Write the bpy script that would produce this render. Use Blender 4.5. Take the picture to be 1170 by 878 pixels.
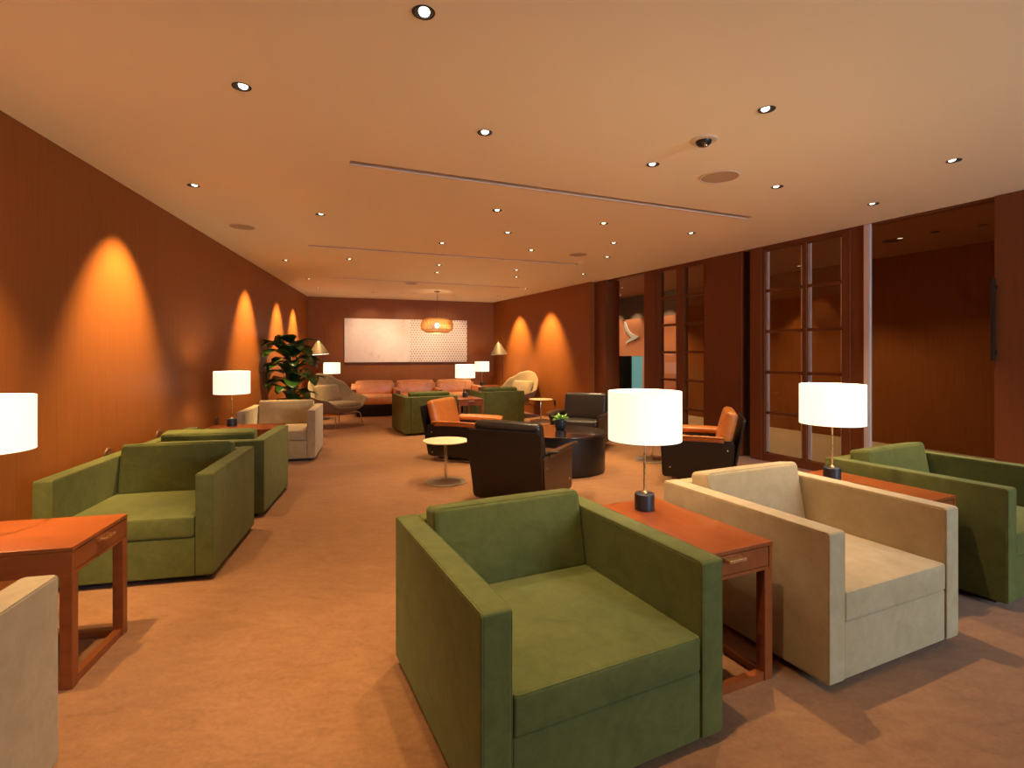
import bpy, bmesh, math, random
from mathutils import Vector, Matrix
R = math.radians
for o in list(bpy.data.objects): bpy.data.objects.remove(o)
scene = bpy.context.scene
COL = scene.collection
random.seed(4)

# ------------------------------------------------------------ camera
F_PX, HOR, CAM_H, CX = 600.0, 405.0, 1.39, 585.0
cam_data = bpy.data.cameras.new('camera'); cam = bpy.data.objects.new('camera', cam_data); COL.objects.link(cam)
cam.location = (0, 0, CAM_H); cam.rotation_euler = (R(90), 0, 0)
cam_data.sensor_width = 36; cam_data.lens = F_PX/1170*36; cam_data.shift_y = (HOR-439)/1170
cam_data.clip_start = 0.05; cam_data.clip_end = 200
scene.camera = cam
# ------------------------------------------------------------ exposure, world
vs = scene.view_settings
vs.view_transform = 'Standard'; vs.look = 'None'; vs.gamma = 1; vs.use_curve_mapping = False; vs.exposure = 0.15
world = bpy.data.worlds.new('world'); scene.world = world; world.use_nodes = True
world.node_tree.nodes['Background'].inputs[0].default_value = (1.0, 0.62, 0.34, 1)
world.node_tree.nodes['Background'].inputs[1].default_value = 0.05
WARM = (1.0, 0.73, 0.39)
P_DOWN, P_WASH, P_LAMP, P_SHADE, P_WIN, P_COR = 104.0, 440.0, 16.0, 2.5, 330.0, 11.0
P_REC = 55.0
# ------------------------------------------------------------ room geometry constants
ZC = 2.80
REAR = -2.6
def ceil_pt(px, py):                      # a point of the ceiling plane
    Y = F_PX*(ZC-CAM_H)/(HOR-py); return ((px-CX)/F_PX*Y, Y)
LW0, LWD = Vector((-2.954, 3.03)), Vector((-0.2037, 0.979))         # left wall line
CL, CR = Vector((-4.99, 12.82)), Vector((-0.50, 14.29))             # far corners
P0, PD, PN = Vector((1.68, 10.18)), Vector((0.4334, -0.9012)), Vector((0.9012, 0.4334))   # glass partition line
PAZ = math.atan2(PD.y, PD.x)
def s_at(px):                             # distance along the partition of a sight line
    k = (px-CX)/F_PX; Y = PN.dot(P0)/(PN.x*k+PN.y); return (Vector((k*Y, Y))-P0).dot(PD)
LL = LW0 + LWD*((REAR-LW0.y)/LWD.y)       # rear left corner
S_END = (REAR-P0.y)/PD.y
RR = P0 + PD*S_END

# window daylight behind the viewer
def area(name, loc, rot, sx, sy, power, col):
    l = bpy.data.lights.new(name, 'AREA'); l.shape = 'RECTANGLE'; l.size = sx; l.size_y = sy; l.energy = power; l.color = col
    o = bpy.data.objects.new(name, l); o.location = loc; o.rotation_euler = rot; COL.objects.link(o); return o
WX = 5.7
area('window_daylight', (WX, REAR+0.10, 1.85), (R(90), 0, 0), 3.0, 1.4, P_WIN, (0.60, 0.83, 1.0))

def spot(name, loc, target, power, half, blend=0.6, col=WARM, r=0.03, parent=None):
    l = bpy.data.lights.new(name, 'SPOT'); l.energy = power; l.spot_size = R(half*2); l.spot_blend = blend; l.color = col; l.shadow_soft_size = r
    o = bpy.data.objects.new(name, l); COL.objects.link(o)
    d = Vector(target)-Vector(loc); o.location = loc; o.rotation_euler = d.to_track_quat('-Z', 'Y').to_euler()
    if parent: o.parent = parent; o.location = Vector(loc)-Vector(parent.location)
    return o

# ------------------------------------------------------------ materials
def new_mat(name):
    m = bpy.data.materials.new(name); m.use_nodes = True; return m, m.node_tree, m.node_tree.nodes['Principled BSDF']
def nd(nt, typ, **kw):
    n = nt.nodes.new(typ)
    for k, v in kw.items(): setattr(n, k, v)
    return n
def mapping(nt, scale, src='Object'):
    tc = nd(nt, 'ShaderNodeTexCoord'); mp = nd(nt, 'ShaderNodeMapping'); mp.inputs['Scale'].default_value = scale
    nt.links.new(tc.outputs[src], mp.inputs['Vector']); return mp.outputs['Vector']
def noise(nt, vec, scale, detail=3, rough=0.5, dist=0):
    n = nd(nt, 'ShaderNodeTexNoise'); n.inputs['Scale'].default_value = scale; n.inputs['Detail'].default_value = detail
    n.inputs['Roughness'].default_value = rough; n.inputs['Distortion'].default_value = dist
    nt.links.new(vec, n.inputs['Vector']); return n.outputs['Fac']
def ramp(nt, fac, stops):
    r = nd(nt, 'ShaderNodeValToRGB'); nt.links.new(fac, r.inputs['Fac']); e = r.color_ramp.elements
    e[0].position, e[0].color = stops[0][0], (*stops[0][1], 1); e[1].position, e[1].color = stops[-1][0], (*stops[-1][1], 1)
    for p, c in stops[1:-1]:
        x = e.new(p); x.color = (*c, 1)
    return r.outputs['Color']
def bump(nt, fac, strength, dist, bsdf):
    b = nd(nt, 'ShaderNodeBump'); b.inputs['Strength'].default_value = strength; b.inputs['Distance'].default_value = dist
    nt.links.new(fac, b.inputs['Height']); nt.links.new(b.outputs['Normal'], bsdf.inputs['Normal'])
def mat_plain(name, col, rough=0.5, metal=0.0, spec=0.5, emit=None, es=0, coat=0):
    m, nt, b = new_mat(name); b.inputs['Base Color'].default_value = (*col, 1); b.inputs['Roughness'].default_value = rough
    b.inputs['Metallic'].default_value = metal; b.inputs['Specular IOR Level'].default_value = spec; b.inputs['Coat Weight'].default_value = coat
    n = noise(nt, mapping(nt, (1, 1, 1)), 60, 2); r = ramp(nt, n, [(0, (rough*0.9,)*3), (1, (min(1, rough*1.1),)*3)]); nt.links.new(r, b.inputs['Roughness'])
    if emit: b.inputs['Emission Color'].default_value = (*emit, 1); b.inputs['Emission Strength'].default_value = es
    return m
def mul(c, k): return tuple(x*k for x in c)
def mat_wood(name, c, scale=(14, 14, 0.9), rough=0.42, seam=None, var=0.2, coat=0.0, spec=0.35):
    m, nt, b = new_mat(name); v = mapping(nt, scale)
    n = noise(nt, v, 3.0, 6, 0.62, 0.4)
    col = ramp(nt, n, [(0.25, mul(c, 1-var)), (0.5, c), (0.78, mul(c, 1+var))])
    if seam:
        tc = nd(nt, 'ShaderNodeTexCoord'); sx = nd(nt, 'ShaderNodeSeparateXYZ'); nt.links.new(tc.outputs['Object'], sx.inputs[0])
        a = nd(nt, 'ShaderNodeMath', operation='DIVIDE'); a.inputs[1].default_value = seam; nt.links.new(sx.outputs['X'], a.inputs[0])
        f = nd(nt, 'ShaderNodeMath', operation='FRACT'); nt.links.new(a.outputs[0], f.inputs[0])
        g = nd(nt, 'ShaderNodeMath', operation='LESS_THAN'); g.inputs[1].default_value = 0.004/seam; nt.links.new(f.outputs[0], g.inputs[0])
        mx = nd(nt, 'ShaderNodeMix', data_type='RGBA'); nt.links.new(g.outputs[0], mx.inputs[0]); nt.links.new(col, mx.inputs[6]); mx.inputs[7].default_value = (*mul(c, 0.45), 1)
        col = mx.outputs[2]
    nt.links.new(col, b.inputs['Base Color']); b.inputs['Roughness'].default_value = rough; b.inputs['Coat Weight'].default_value = coat
    b.inputs['Specular IOR Level'].default_value = spec
    bump(nt, n, 0.08, 0.002, b); return m
def mat_velvet(name, c, c2):
    m, nt, b = new_mat(name); v = mapping(nt, (1, 1, 1))
    n = noise(nt, v, 9.0, 9, 0.72, 0.6); n2 = noise(nt, v, 260, 2)
    col = ramp(nt, n, [(0.3, c), (0.72, c2)])
    nt.links.new(col, b.inputs['Base Color']); b.inputs['Roughness'].default_value = 0.85; b.inputs['Specular IOR Level'].default_value = 0.15
    b.inputs['Sheen Weight'].default_value = 0.22; b.inputs['Sheen Roughness'].default_value = 0.45; b.inputs['Sheen Tint'].default_value = (*[min(1, x*4+0.2) for x in c2], 1)
    bump(nt, n2, 0.25, 0.001, b); return m
def mat_leather(name, c, rough=0.38):
    m, nt, b = new_mat(name); v = mapping(nt, (1, 1, 1))
    n = noise(nt, v, 7, 4, 0.6, 0.6); n2 = noise(nt, v, 18, 5, 0.6)
    nt.links.new(ramp(nt, n, [(0.3, mul(c, 0.86)), (0.7, mul(c, 1.12))]), b.inputs['Base Color']); b.inputs['Roughness'].default_value = rough
    bump(nt, n2, 0.35, 0.006, b); return m

M = {}
M['ceiling'] = mat_plain('painted ceiling', (0.93, 0.82, 0.62), 0.75, spec=0.2)
M['wall'] = mat_wood('veneer wall', (0.285, 0.090, 0.021), scale=(16, 16, 0.5), rough=0.45, seam=None, var=0.14, spec=0.16)
M['wall_dark'] = mat_wood('veneer partition', (0.16, 0.046, 0.015), scale=(16, 16, 0.5), rough=0.40, var=0.12, spec=0.22)
M['cherry'] = mat_wood('cherry table wood', (0.235, 0.056, 0.014), scale=(9, 1.2, 9), rough=0.30, var=0.2, coat=0.25)
M['green'] = mat_velvet('green velvet', (0.070, 0.075, 0.020), (0.114, 0.117, 0.034))
M['tan'] = mat_velvet('tan velvet', (0.34, 0.245, 0.135), (0.45, 0.335, 0.205))
M['orange'] = mat_leather('orange leather', (0.50, 0.165, 0.040), 0.36)
M['sofa'] = mat_leather('cognac sofa leather', (0.84, 0.41, 0.19), 0.36)
M['black_leather'] = mat_leather('black leather', (0.030, 0.022, 0.018), 0.30)
M['black'] = mat_plain('black lacquered shell', (0.014, 0.011, 0.010), 0.34)
M['brown_shell'] = mat_plain('dark brown veneer', (0.07, 0.034, 0.018), 0.35)
M['plinth'] = mat_plain('dark plinth', (0.02, 0.018, 0.017), 0.6)
M['table_black'] = mat_plain('black gloss tabletop', (0.016, 0.011, 0.010), 0.14, coat=0.4)
M['base_navy'] = mat_plain('blue black lamp base', (0.018, 0.022, 0.032), 0.42)
M['brass'] = mat_plain('brass', (0.80, 0.55, 0.28), 0.28, 1.0)
M['chrome'] = mat_plain('polished steel', (0.80, 0.76, 0.72), 0.16, 1.0)
M['champagne'] = mat_plain('champagne metal top', (0.90, 0.76, 0.52), 0.30, 0.35)
M['foot'] = mat_plain('satin steel foot', (0.42, 0.32, 0.24), 0.25, 0.45)
M['steel'] = mat_plain('brushed metal post', (0.74, 0.68, 0.70), 0.45, 0.55)
M['fabric'] = mat_velvet('oatmeal wool', (0.26, 0.180, 0.105), (0.34, 0.25, 0.155))
M['rattan'] = mat_plain('pendant rattan', (0.78, 0.50, 0.20), 0.6)
M['ring'] = mat_plain('bronze ring', (0.20, 0.10, 0.05), 0.45)
M['baffle'] = mat_plain('dark baffle', (0.035, 0.018, 0.010), 0.6)
M['offwhite'] = mat_plain('cream plastic', (0.70, 0.56, 0.42), 0.5)
M['grille'] = mat_plain('speaker cloth', (0.50, 0.36, 0.24), 0.8)
M['slot'] = mat_plain('slot diffuser', (0.55, 0.40, 0.30), 0.6)
M['slot_lip'] = mat_plain('slot lip', (0.78, 0.62, 0.52), 0.5)
M['screen'] = mat_plain('black screen', (0.006, 0.006, 0.007), 0.25)
M['socket'] = mat_plain('brown socket', (0.11, 0.036, 0.014), 0.5)
M['salmon'] = mat_plain('salmon plaster', (0.66, 0.25, 0.135), 0.75)
M['grey'] = mat_plain('warm grey paint', (0.22, 0.17, 0.14), 0.6)
M['white'] = mat_plain('white emblem', (0.80, 0.82, 0.84), 0.4)
M['teal'] = mat_plain('teal lit panel', (0.10, 0.22, 0.22), 0.3, emit=(0.12, 0.30, 0.30), es=0.55)
M['stone'] = mat_plain('pale stone floor', (0.80, 0.60, 0.36), 0.35)
M['soil'] = mat_plain('soil', (0.05, 0.03, 0.02), 0.9)
M['terracotta'] = mat_plain('terracotta', (0.50, 0.17, 0.07), 0.6)
M['lens'] = mat_plain('lamp lens', (1, 0.9, 0.75), 0.5, emit=(1.0, 0.86, 0.66), es=3.5)
M['lens_dim'] = mat_plain('lamp lens dim', (0.6, 0.5, 0.4), 0.5, emit=(1.0, 0.80, 0.56), es=1.2)
M['bulb'] = mat_plain('bulb', (1, 1, 1), 0.5, emit=(1.0, 0.9, 0.72), es=14)
def mat_shade():
    m, nt, b = new_mat('linen lampshade'); v = mapping(nt, (60, 60, 90)); n = noise(nt, v, 1.0, 2)
    b.inputs['Base Color'].default_value = (0.9, 0.82, 0.68, 1); b.inputs['Roughness'].default_value = 0.8
    nt.links.new(ramp(nt, n, [(0.2, (1.0, 0.83, 0.60)), (0.8, (1.0, 0.88, 0.68))]), b.inputs['Emission Color']); b.inputs['Emission Strength'].default_value = P_SHADE*0.38
    return m
M['shade'] = mat_shade()
def mat_carpet():
    m, nt, b = new_mat('brown carpet'); v = mapping(nt, (1, 1, 1))
    n = noise(nt, v, 1.3, 8, 0.68, 0.5); n2 = noise(nt, v, 320, 2); n3 = noise(nt, mapping(nt, (1, 2.2, 1)), 7.0, 8, 0.74, 0.7); n4 = noise(nt, v, 45, 4, 0.7)
    def mth(op, x, y):
        q = nd(nt, 'ShaderNodeMath', operation=op)
        for i_, z in enumerate((x, y)):
            if isinstance(z, float): q.inputs[i_].default_value = z
            else: nt.links.new(z, q.inputs[i_])
        return q.outputs[0]
    h = mth('ADD', mth('ADD', mth('MULTIPLY', n, 0.35), mth('MULTIPLY', n3, 0.40)), mth('MULTIPLY', n4, 0.25))
    nt.links.new(ramp(nt, h, [(0.36, (0.180, 0.078, 0.032)), (0.50, (0.245, 0.110, 0.045)), (0.64, (0.310, 0.145, 0.062))]), b.inputs['Base Color'])
    b.inputs['Roughness'].default_value = 0.9; b.inputs['Specular IOR Level'].default_value = 0.1; b.inputs['Sheen Weight'].default_value = 0.15
    bump(nt, n2, 0.4, 0.002, b); return m
M['carpet'] = mat_carpet()
def mat_glass():
    m = bpy.data.materials.new('door glass'); m.use_nodes = True; nt = m.node_tree; nt.nodes.clear()
    out = nd(nt, 'ShaderNodeOutputMaterial'); t = nd(nt, 'ShaderNodeBsdfTransparent'); t.inputs[0].default_value = (0.94, 0.92, 0.90, 1)
    g = nd(nt, 'ShaderNodeBsdfGlossy'); g.inputs['Roughness'].default_value = 0.03; fr = nd(nt, 'ShaderNodeFresnel'); fr.inputs[0].default_value = 1.55
    geo = nd(nt, 'ShaderNodeNewGeometry'); inv = nd(nt, 'ShaderNodeMath', operation='SUBTRACT'); inv.inputs[0].default_value = 1.0; nt.links.new(geo.outputs['Backfacing'], inv.inputs[1])
    fm = nd(nt, 'ShaderNodeMath', operation='MULTIPLY'); nt.links.new(fr.outputs[0], fm.inputs[0]); nt.links.new(inv.outputs[0], fm.inputs[1])
    mx = nd(nt, 'ShaderNodeMixShader'); nt.links.new(fm.outputs[0], mx.inputs[0]); nt.links.new(t.outputs[0], mx.inputs[1]); nt.links.new(g.outputs[0], mx.inputs[2]); nt.links.new(mx.outputs[0], out.inputs[0]); return m
M['glass'] = mat_glass()
M['corr_ceiling'] = mat_plain('brown corridor ceiling', (0.36, 0.15, 0.075), 0.5)
def mat_leaf(name, c1, c2, rough):
    m, nt, b = new_mat(name); n = noise(nt, mapping(nt, (1, 1, 1)), 6, 3)
    nt.links.new(ramp(nt, n, [(0.3, c1), (0.7, c2)]), b.inputs['Base Color']); b.inputs['Roughness'].default_value = rough; return m
M['leaf'] = mat_leaf('dark glossy leaf', (0.014, 0.046, 0.008), (0.035, 0.095, 0.016), 0.30)
M['succulent'] = mat_leaf('fresh leaf', (0.16, 0.34, 0.06), (0.30, 0.48, 0.12), 0.4)
M['stem'] = mat_leaf('plant stem', (0.05, 0.11, 0.03), (0.10, 0.17, 0.05), 0.5)
M['stake'] = mat_leaf('dry stake', (0.36, 0.17, 0.05), (0.55, 0.28, 0.08), 0.8)
def mat_art():
    m, nt, b = new_mat('pale pink relief artwork')
    tc = nd(nt, 'ShaderNodeTexCoord'); sp = nd(nt, 'ShaderNodeSeparateXYZ'); nt.links.new(tc.outputs['Object'], sp.inputs[0])
    def mth(op, a, bb=None):
        n = nd(nt, 'ShaderNodeMath', operation=op)
        for i, x in enumerate((a, bb)):
            if x is None: continue
            if isinstance(x, (int, float)): n.inputs[i].default_value = x
            else: nt.links.new(x, n.inputs[i])
        return n.outputs[0]
    pitch = 0.070
    row = mth('FLOOR', mth('DIVIDE', sp.outputs['Z'], pitch*0.87))
    off = mth('MULTIPLY', mth('MODULO', mth('ABSOLUTE', row), 2.0), 0.5)
    fx = mth('SUBTRACT', mth('FRACT', mth('ADD', mth('DIVIDE', sp.outputs['X'], pitch), off)), 0.5)
    fz = mth('SUBTRACT', mth('FRACT', mth('DIVIDE', sp.outputs['Z'], pitch*0.87)), 0.5)
    d = mth('SQRT', mth('ADD', mth('MULTIPLY', fx, fx), mth('MULTIPLY', fz, fz)))
    dot = mth('MULTIPLY', mth('LESS_THAN', d, 0.23), mth('GREATER_THAN', sp.outputs['X'], 0.06))
    n = noise(nt, tc.outputs['Object'], 2.2, 8, 0.7, 1.0)
    base = ramp(nt, n, [(0.30, (0.66, 0.46, 0.37)), (0.42, (0.86, 0.70, 0.60)), (0.7, (0.92, 0.79, 0.70))])
    mx = nd(nt, 'ShaderNodeMix', data_type='RGBA'); nt.links.new(dot, mx.inputs[0]); nt.links.new(base, mx.inputs[6]); mx.inputs[7].default_value = (0.30, 0.22, 0.15, 1)
    nt.links.new(mx.outputs[2], b.inputs['Base Color']); b.inputs['Roughness'].default_value = 0.7; return m
M['art'] = mat_art()

# ------------------------------------------------------------ mesh helpers
def to_obj(name, bm, mat, parent=None, smooth=True, wn=True):
    bmesh.ops.recalc_face_normals(bm, faces=bm.faces)
    me = bpy.data.meshes.new(name); bm.to_mesh(me); bm.free()
    for p in me.polygons: p.use_smooth = smooth
    mats = mat if isinstance(mat, (list, tuple)) else [mat]
    for x in mats: me.materials.append(x)
    o = bpy.data.objects.new(name, me); COL.objects.link(o)
    if parent: o.parent = parent
    if smooth and wn:
        w = o.modifiers.new('weighted', 'WEIGHTED_NORMAL'); w.weight = 80; w.keep_sharp = True
    return o
def B(): return bmesh.new()
def softbox(bm, c, s, r=0.004, crown=(0, 0, 0), n=1, mtx=None, seg=3):
    h = [x/2 for x in s]; r = min(r, min(h)*0.98); inner = [x-r for x in h]
    ax = []
    for a in range(3):
        L = [-h[a]+r*i/seg for i in range(seg+1)] + [-inner[a]+2*inner[a]*i/n for i in range(1, n)] + [h[a]-r*i/seg for i in range(seg, -1, -1)]
        ax.append(L)
    cache = {}
    C = Vector(c)
    def vert(p):
        key = tuple(round(x, 6) for x in p)
        if key in cache: return cache[key]
        q = Vector([max(-inner[a], min(inner[a], p[a])) for a in range(3)]); d = Vector(p)-q
        if d.length > 1e-9: d = d.normalized()*r
        v = q+d
        for a in range(3):
            if crown[a]:
                b_, c_ = (a+1) % 3, (a+2) % 3
                v[a] += math.copysign(1, p[a])*crown[a]*max(0, 1-(p[b_]/h[b_])**2)*max(0, 1-(p[c_]/h[c_])**2)*abs(p[a])/h[a]
        if mtx is not None: v = mtx @ v
        cache[key] = bm.verts.new(C+v); return cache[key]
    for a in range(3):
        b_, c_ = (a+1) % 3, (a+2) % 3
        for sgn in (-1, 1):
            for i in range(len(ax[b_])-1):
                for j in range(len(ax[c_])-1):
                    vs_ = []
                    for (ii, jj) in ((i, j), (i+1, j), (i+1, j+1), (i, j+1)):
                        p = [0, 0, 0]; p[a] = sgn*h[a]; p[b_] = ax[b_][ii]; p[c_] = ax[c_][jj]; vs_.append(vert(p))
                    if len(set(vs_)) == 4:
                        try: bm.faces.new(vs_)
                        except ValueError: pass
def box(bm, x0, x1, y0, y1, z0, z1):
    v = [bm.verts.new(p) for p in ((x0, y0, z0), (x1, y0, z0), (x1, y1, z0), (x0, y1, z0), (x0, y0, z1), (x1, y0, z1), (x1, y1, z1), (x0, y1, z1))]
    for f in ((0, 3, 2, 1), (4, 5, 6, 7), (0, 1, 5, 4), (1, 2, 6, 5), (2, 3, 7, 6), (3, 0, 4, 7)): bm.faces.new([v[i] for i in f])
def lathe(bm, prof, c=(0, 0, 0), n=40, mtx=None):
    rings = []; C = Vector(c)
    for r, z in prof:
        if r < 1e-6:
            p = Vector((0, 0, z)); rings.append([bm.verts.new(C+(mtx@p if mtx else p))])
        else:
            L = []
            for i in range(n):
                a = 2*math.pi*i/n; p = Vector((r*math.cos(a), r*math.sin(a), z)); L.append(bm.verts.new(C+(mtx@p if mtx else p)))
            rings.append(L)
    for a, b in zip(rings, rings[1:]):
        for i in range(n):
            j = (i+1) % n
            if len(a) == 1 and len(b) == 1: continue
            if len(a) == 1: bm.faces.new((a[0], b[i], b[j]))
            elif len(b) == 1: bm.faces.new((a[i], a[j], b[0]))
            else: bm.faces.new((a[i], a[j], b[j], b[i]))
def tube(bm, pts, r, n=10, cap=True):
    pts = [Vector(p) for p in pts]; rings = []
    rs = r if isinstance(r, (list, tuple)) else [r]*len(pts)
    up = None
    for i, p in enumerate(pts):
        t = (pts[min(i+1, len(pts)-1)]-pts[max(i-1, 0)]).normalized()
        if up is None: up = t.orthogonal().normalized()
        up = (up - t*up.dot(t)).normalized(); w = t.cross(up)
        rings.append([bm.verts.new(p+(up*math.cos(2*math.pi*k/n)+w*math.sin(2*math.pi*k/n))*rs[i]) for k in range(n)])
    for a, b in zip(rings, rings[1:]):
        for i in range(n): bm.faces.new((a[i], a[(i+1) % n], b[(i+1) % n], b[i]))
    if cap: bm.faces.new(rings[0][::-1]); bm.faces.new(rings[-1])
def prism(bm, poly, mapf, t0, t1):
    """extrude a 2-D outline between t0 and t1; mapf(u, v, t) gives the 3-D point"""
    a = [bm.verts.new(mapf(u, v, t0)) for u, v in poly]; b = [bm.verts.new(mapf(u, v, t1)) for u, v in poly]
    bm.faces.new(a); bm.faces.new(b[::-1])
    for i in range(len(poly)):
        j = (i+1) % len(poly); bm.faces.new((a[i], b[i], b[j], a[j]))
def round_poly(pts, r, k=5):
    out = []; n = len(pts)
    for i in range(n):
        p, a, b = Vector(pts[i]), Vector(pts[i-1]), Vector(pts[(i+1) % n])
        da, db = (a-p), (b-p); rr = min(r, da.length*0.45, db.length*0.45)
        p1, p2 = p+da.normalized()*rr, p+db.normalized()*rr
        for j in range(k+1):
            t = j/k; q = p1*(1-t)**2+p*2*t*(1-t)+p2*t*t; out.append((q.x, q.y))
    return out
def thing(name, label, cat, loc=(0, 0, 0), rotz=0.0, group=None):
    o = bpy.data.objects.new(name, None); COL.objects.link(o); o.location = loc; o.rotation_euler = (0, 0, R(rotz)); o.empty_display_size = 0.1
    o['label'] = label; o['category'] = cat
    if group: o['group'] = group
    return o
def tag(o, label, cat, group=None):
    o['label'] = label; o['category'] = cat
    if group: o['group'] = group
    return o
def struct(o): o['kind'] = 'structure'; return o
def dup(root, loc, rotz, label, group=None):
    r = root.copy(); COL.objects.link(r); r.location = loc; r.rotation_euler = (0, 0, R(rotz)); r['label'] = label
    if group: r['group'] = group
    for ch in list(root.children):
        c = ch.copy(); COL.objects.link(c); c.parent = r
        for g in list(ch.children):
            d = g.copy(); COL.objects.link(d); d.parent = c
    return r

# ------------------------------------------------------------ ceiling with real recesses
DOWN = [(484, 14), (276, 99), (554, 151.5), (876, 125), (746, 188), (888, 213.5), (1090, 183.5), (998, 233), (366, 245), (568, 240.5),
        (690, 255.5), (580, 266), (505, 278), (607, 286), (701.5, 277.8), (790, 266.5), (399, 296.2), (501.4, 303), (499.2, 311.6), (590, 308.8),
        (590, 316.7), (666.5, 313.4), (694, 293.7), (700, -150), (60, -230)]
WASH_L = [(-28, 12), (221, 212), (326, 297.6), (352.4, 318.8), (363, 329.6)]
WASH_R = [(600.4, 330), (569.5, 338)]
SLOTS = [((399.5, 185.3), (857, 249)), ((352, 280.4), (660.7, 302.3)), ((380.8, 317.4), (602, 329.2))]
HOLE_R = 0.046
bm = B()
outer = [LL, CL, CR, P0, P0+PD*S_END]
def loop(pts):
    v = [bm.verts.new((p[0], p[1], ZC)) for p in pts]; return [bm.edges.new((v[i], v[(i+1) % len(v)])) for i in range(len(v))]
edges = loop(outer)
for px, py in DOWN+WASH_L+WASH_R:
    x, y = ceil_pt(px, py); edges += loop([(x+HOLE_R*math.cos(a*math.pi/12), y+HOLE_R*math.sin(a*math.pi/12)) for a in range(24)])
slot_geo = []
for a, b in SLOTS:
    A, Bp = Vector(ceil_pt(*a)), Vector(ceil_pt(*b)); d = (Bp-A).normalized(); n = Vector((-d.y, d.x))*0.034; slot_geo.append((A, Bp, d, n))
    edges += loop([A-n, Bp-n, Bp+n, A+n])
bmesh.ops.triangle_fill(bm, use_beauty=True, use_dissolve=False, edges=edges)
for f in bm.faces:
    if f.normal.z > 0: f.normal_flip()
me = bpy.data.meshes.new('ceiling'); bm.to_mesh(me); bm.free(); me.materials.append(M['ceiling'])
ceil = bpy.data.objects.new('ceiling', me); COL.objects.link(ceil); struct(ceil)
for k, (A, Bp, d, n) in enumerate(slot_geo):
    mid = (A+Bp)/2; L = (Bp-A).length; ang = math.degrees(math.atan2(d.y, d.x))
    t = thing('ceiling_slot_diffuser', ['long linear air slot nearest the viewer in the ceiling', 'linear air slot across the middle of the ceiling', 'shortest and farthest linear air slot in the ceiling'][k],
              'air vent', (mid.x, mid.y, ZC), ang, 'linear ceiling air slots')
    bm = B(); box(bm, -L/2, L/2, -0.034, 0.034, 0.018, 0.045); box(bm, -L/2, L/2, 0.030, 0.034, 0, 0.03); box(bm, -L/2, -L/2+0.004, -0.03, 0.03, 0, 0.03); box(bm, L/2-0.004, L/2, -0.03, 0.03, 0, 0.03)
    box(bm, -L/2, L/2, -0.004, 0.004, 0.004, 0.03)
    to_obj('channel', bm, M['slot'], t, False)
    bm = B(); box(bm, -L/2, L/2, 0.034, 0.045, -0.006, 0.004); to_obj('lip', bm, M['slot_lip'], t, False)

# ------------------------------------------------------------ floor, walls
bm = B()
v = [bm.verts.new((p[0], p[1], 0)) for p in (LL+Vector((-1, -0.5)), CL+Vector((-1, 1)), CR+Vector((0.4, 1)), P0+PN*0.06+PD*(-4), RR+PN*0.06)]
bm.faces.new(v); struct(to_obj('floor', bm, M['carpet'], None, False))
def wall(name, a, b, z0, z1, mat, th=0.12, side=1, uvoff=0):
    a, b = Vector(a), Vector(b); d = (b-a); L = d.length; bm = B(); y0, y1 = (0, th) if side > 0 else (-th, 0)
    box(bm, 0, L, y0, y1, z0, z1); o = to_obj(name, bm, mat, None, False); o.location = (a.x, a.y, 0); o.rotation_euler = (0, 0, math.atan2(d.y, d.x)); return struct(o)
wall('wall_left', LL, CL, 0, ZC, M['wall'], side=1)
wall('wall_back', CL, CR, 0, ZC, M['wall'], side=1)
RW_END = Vector((1.512, 10.22))
wall('wall_right', CR, RW_END, 0, ZC, M['wall'], side=1)
# rear wall, behind the viewer, with a wide window
def place_R(o): o.location = (P0.x, P0.y, 0); o.rotation_euler = (0, 0, PAZ); return o
bm = B(); x0, x1 = LL.x, RR.x
wx0, wx1, wz0, wz1 = WX-1.6, WX+1.6, 1.1, 2.60
box(bm, x0, wx0, REAR-0.12, REAR, 0, ZC); box(bm, wx1, x1, REAR-0.12, REAR, 0, ZC); box(bm, wx0, wx1, REAR-0.12, REAR, 0, wz0); box(bm, wx0, wx1, REAR-0.12, REAR, wz1, ZC)
struct(to_obj('wall_rear', bm, M['wall'], None, False))
bm = B()
for i in range(4): xx = wx0+(wx1-wx0-0.05)*i/3; box(bm, xx, xx+0.05, REAR-0.08, REAR, wz0, wz1)
box(bm, wx0, wx1, REAR-0.08, REAR, wz0, wz0+0.05); box(bm, wx0, wx1, REAR-0.08, REAR, wz1-0.05, wz1)
struct(to_obj('window_1', bm, M['wall_dark'], None, False))

# partition pieces in the partition's own frame: x along it, y away from the room
s = s_at
def piece(name, a, b, y0, y1, z0=0.0, z1=ZC, mat='wall_dark', bev=0.003):
    bm = B(); softbox(bm, ((a+b)/2, (y0+y1)/2, (z0+z1)/2), (b-a, y1-y0, z1-z0), bev); return struct(place_R(to_obj(name, bm, M[mat])))
piece('wall_pillar', s(676), s(693), -0.02, 0.30)
piece('wall_pillar', s(736), s(748), 0.0, 0.16)
piece('wall_panel', s(805), s(847), 0.0, 0.16)
piece('trim_1', s(847), s(857), 0.10, 0.16, mat='plinth')
piece('wall_panel', s(857), s(869.5), 0.0, 0.16)
piece('trim_2', s(987.0), s(994.5), -0.005, 0.03, 0, ZC-0.005, 'steel', 0.004)
piece('wall_panel', s(1138), S_END, -0.03, 0.16)
piece('trim_3', s(994.5), s(1138), 0.02, 0.12, ZC-0.02, ZC+0.12)
piece('trim_4', s(693), s(736), 0.02, 0.12, ZC-0.02, ZC+0.12)
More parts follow.
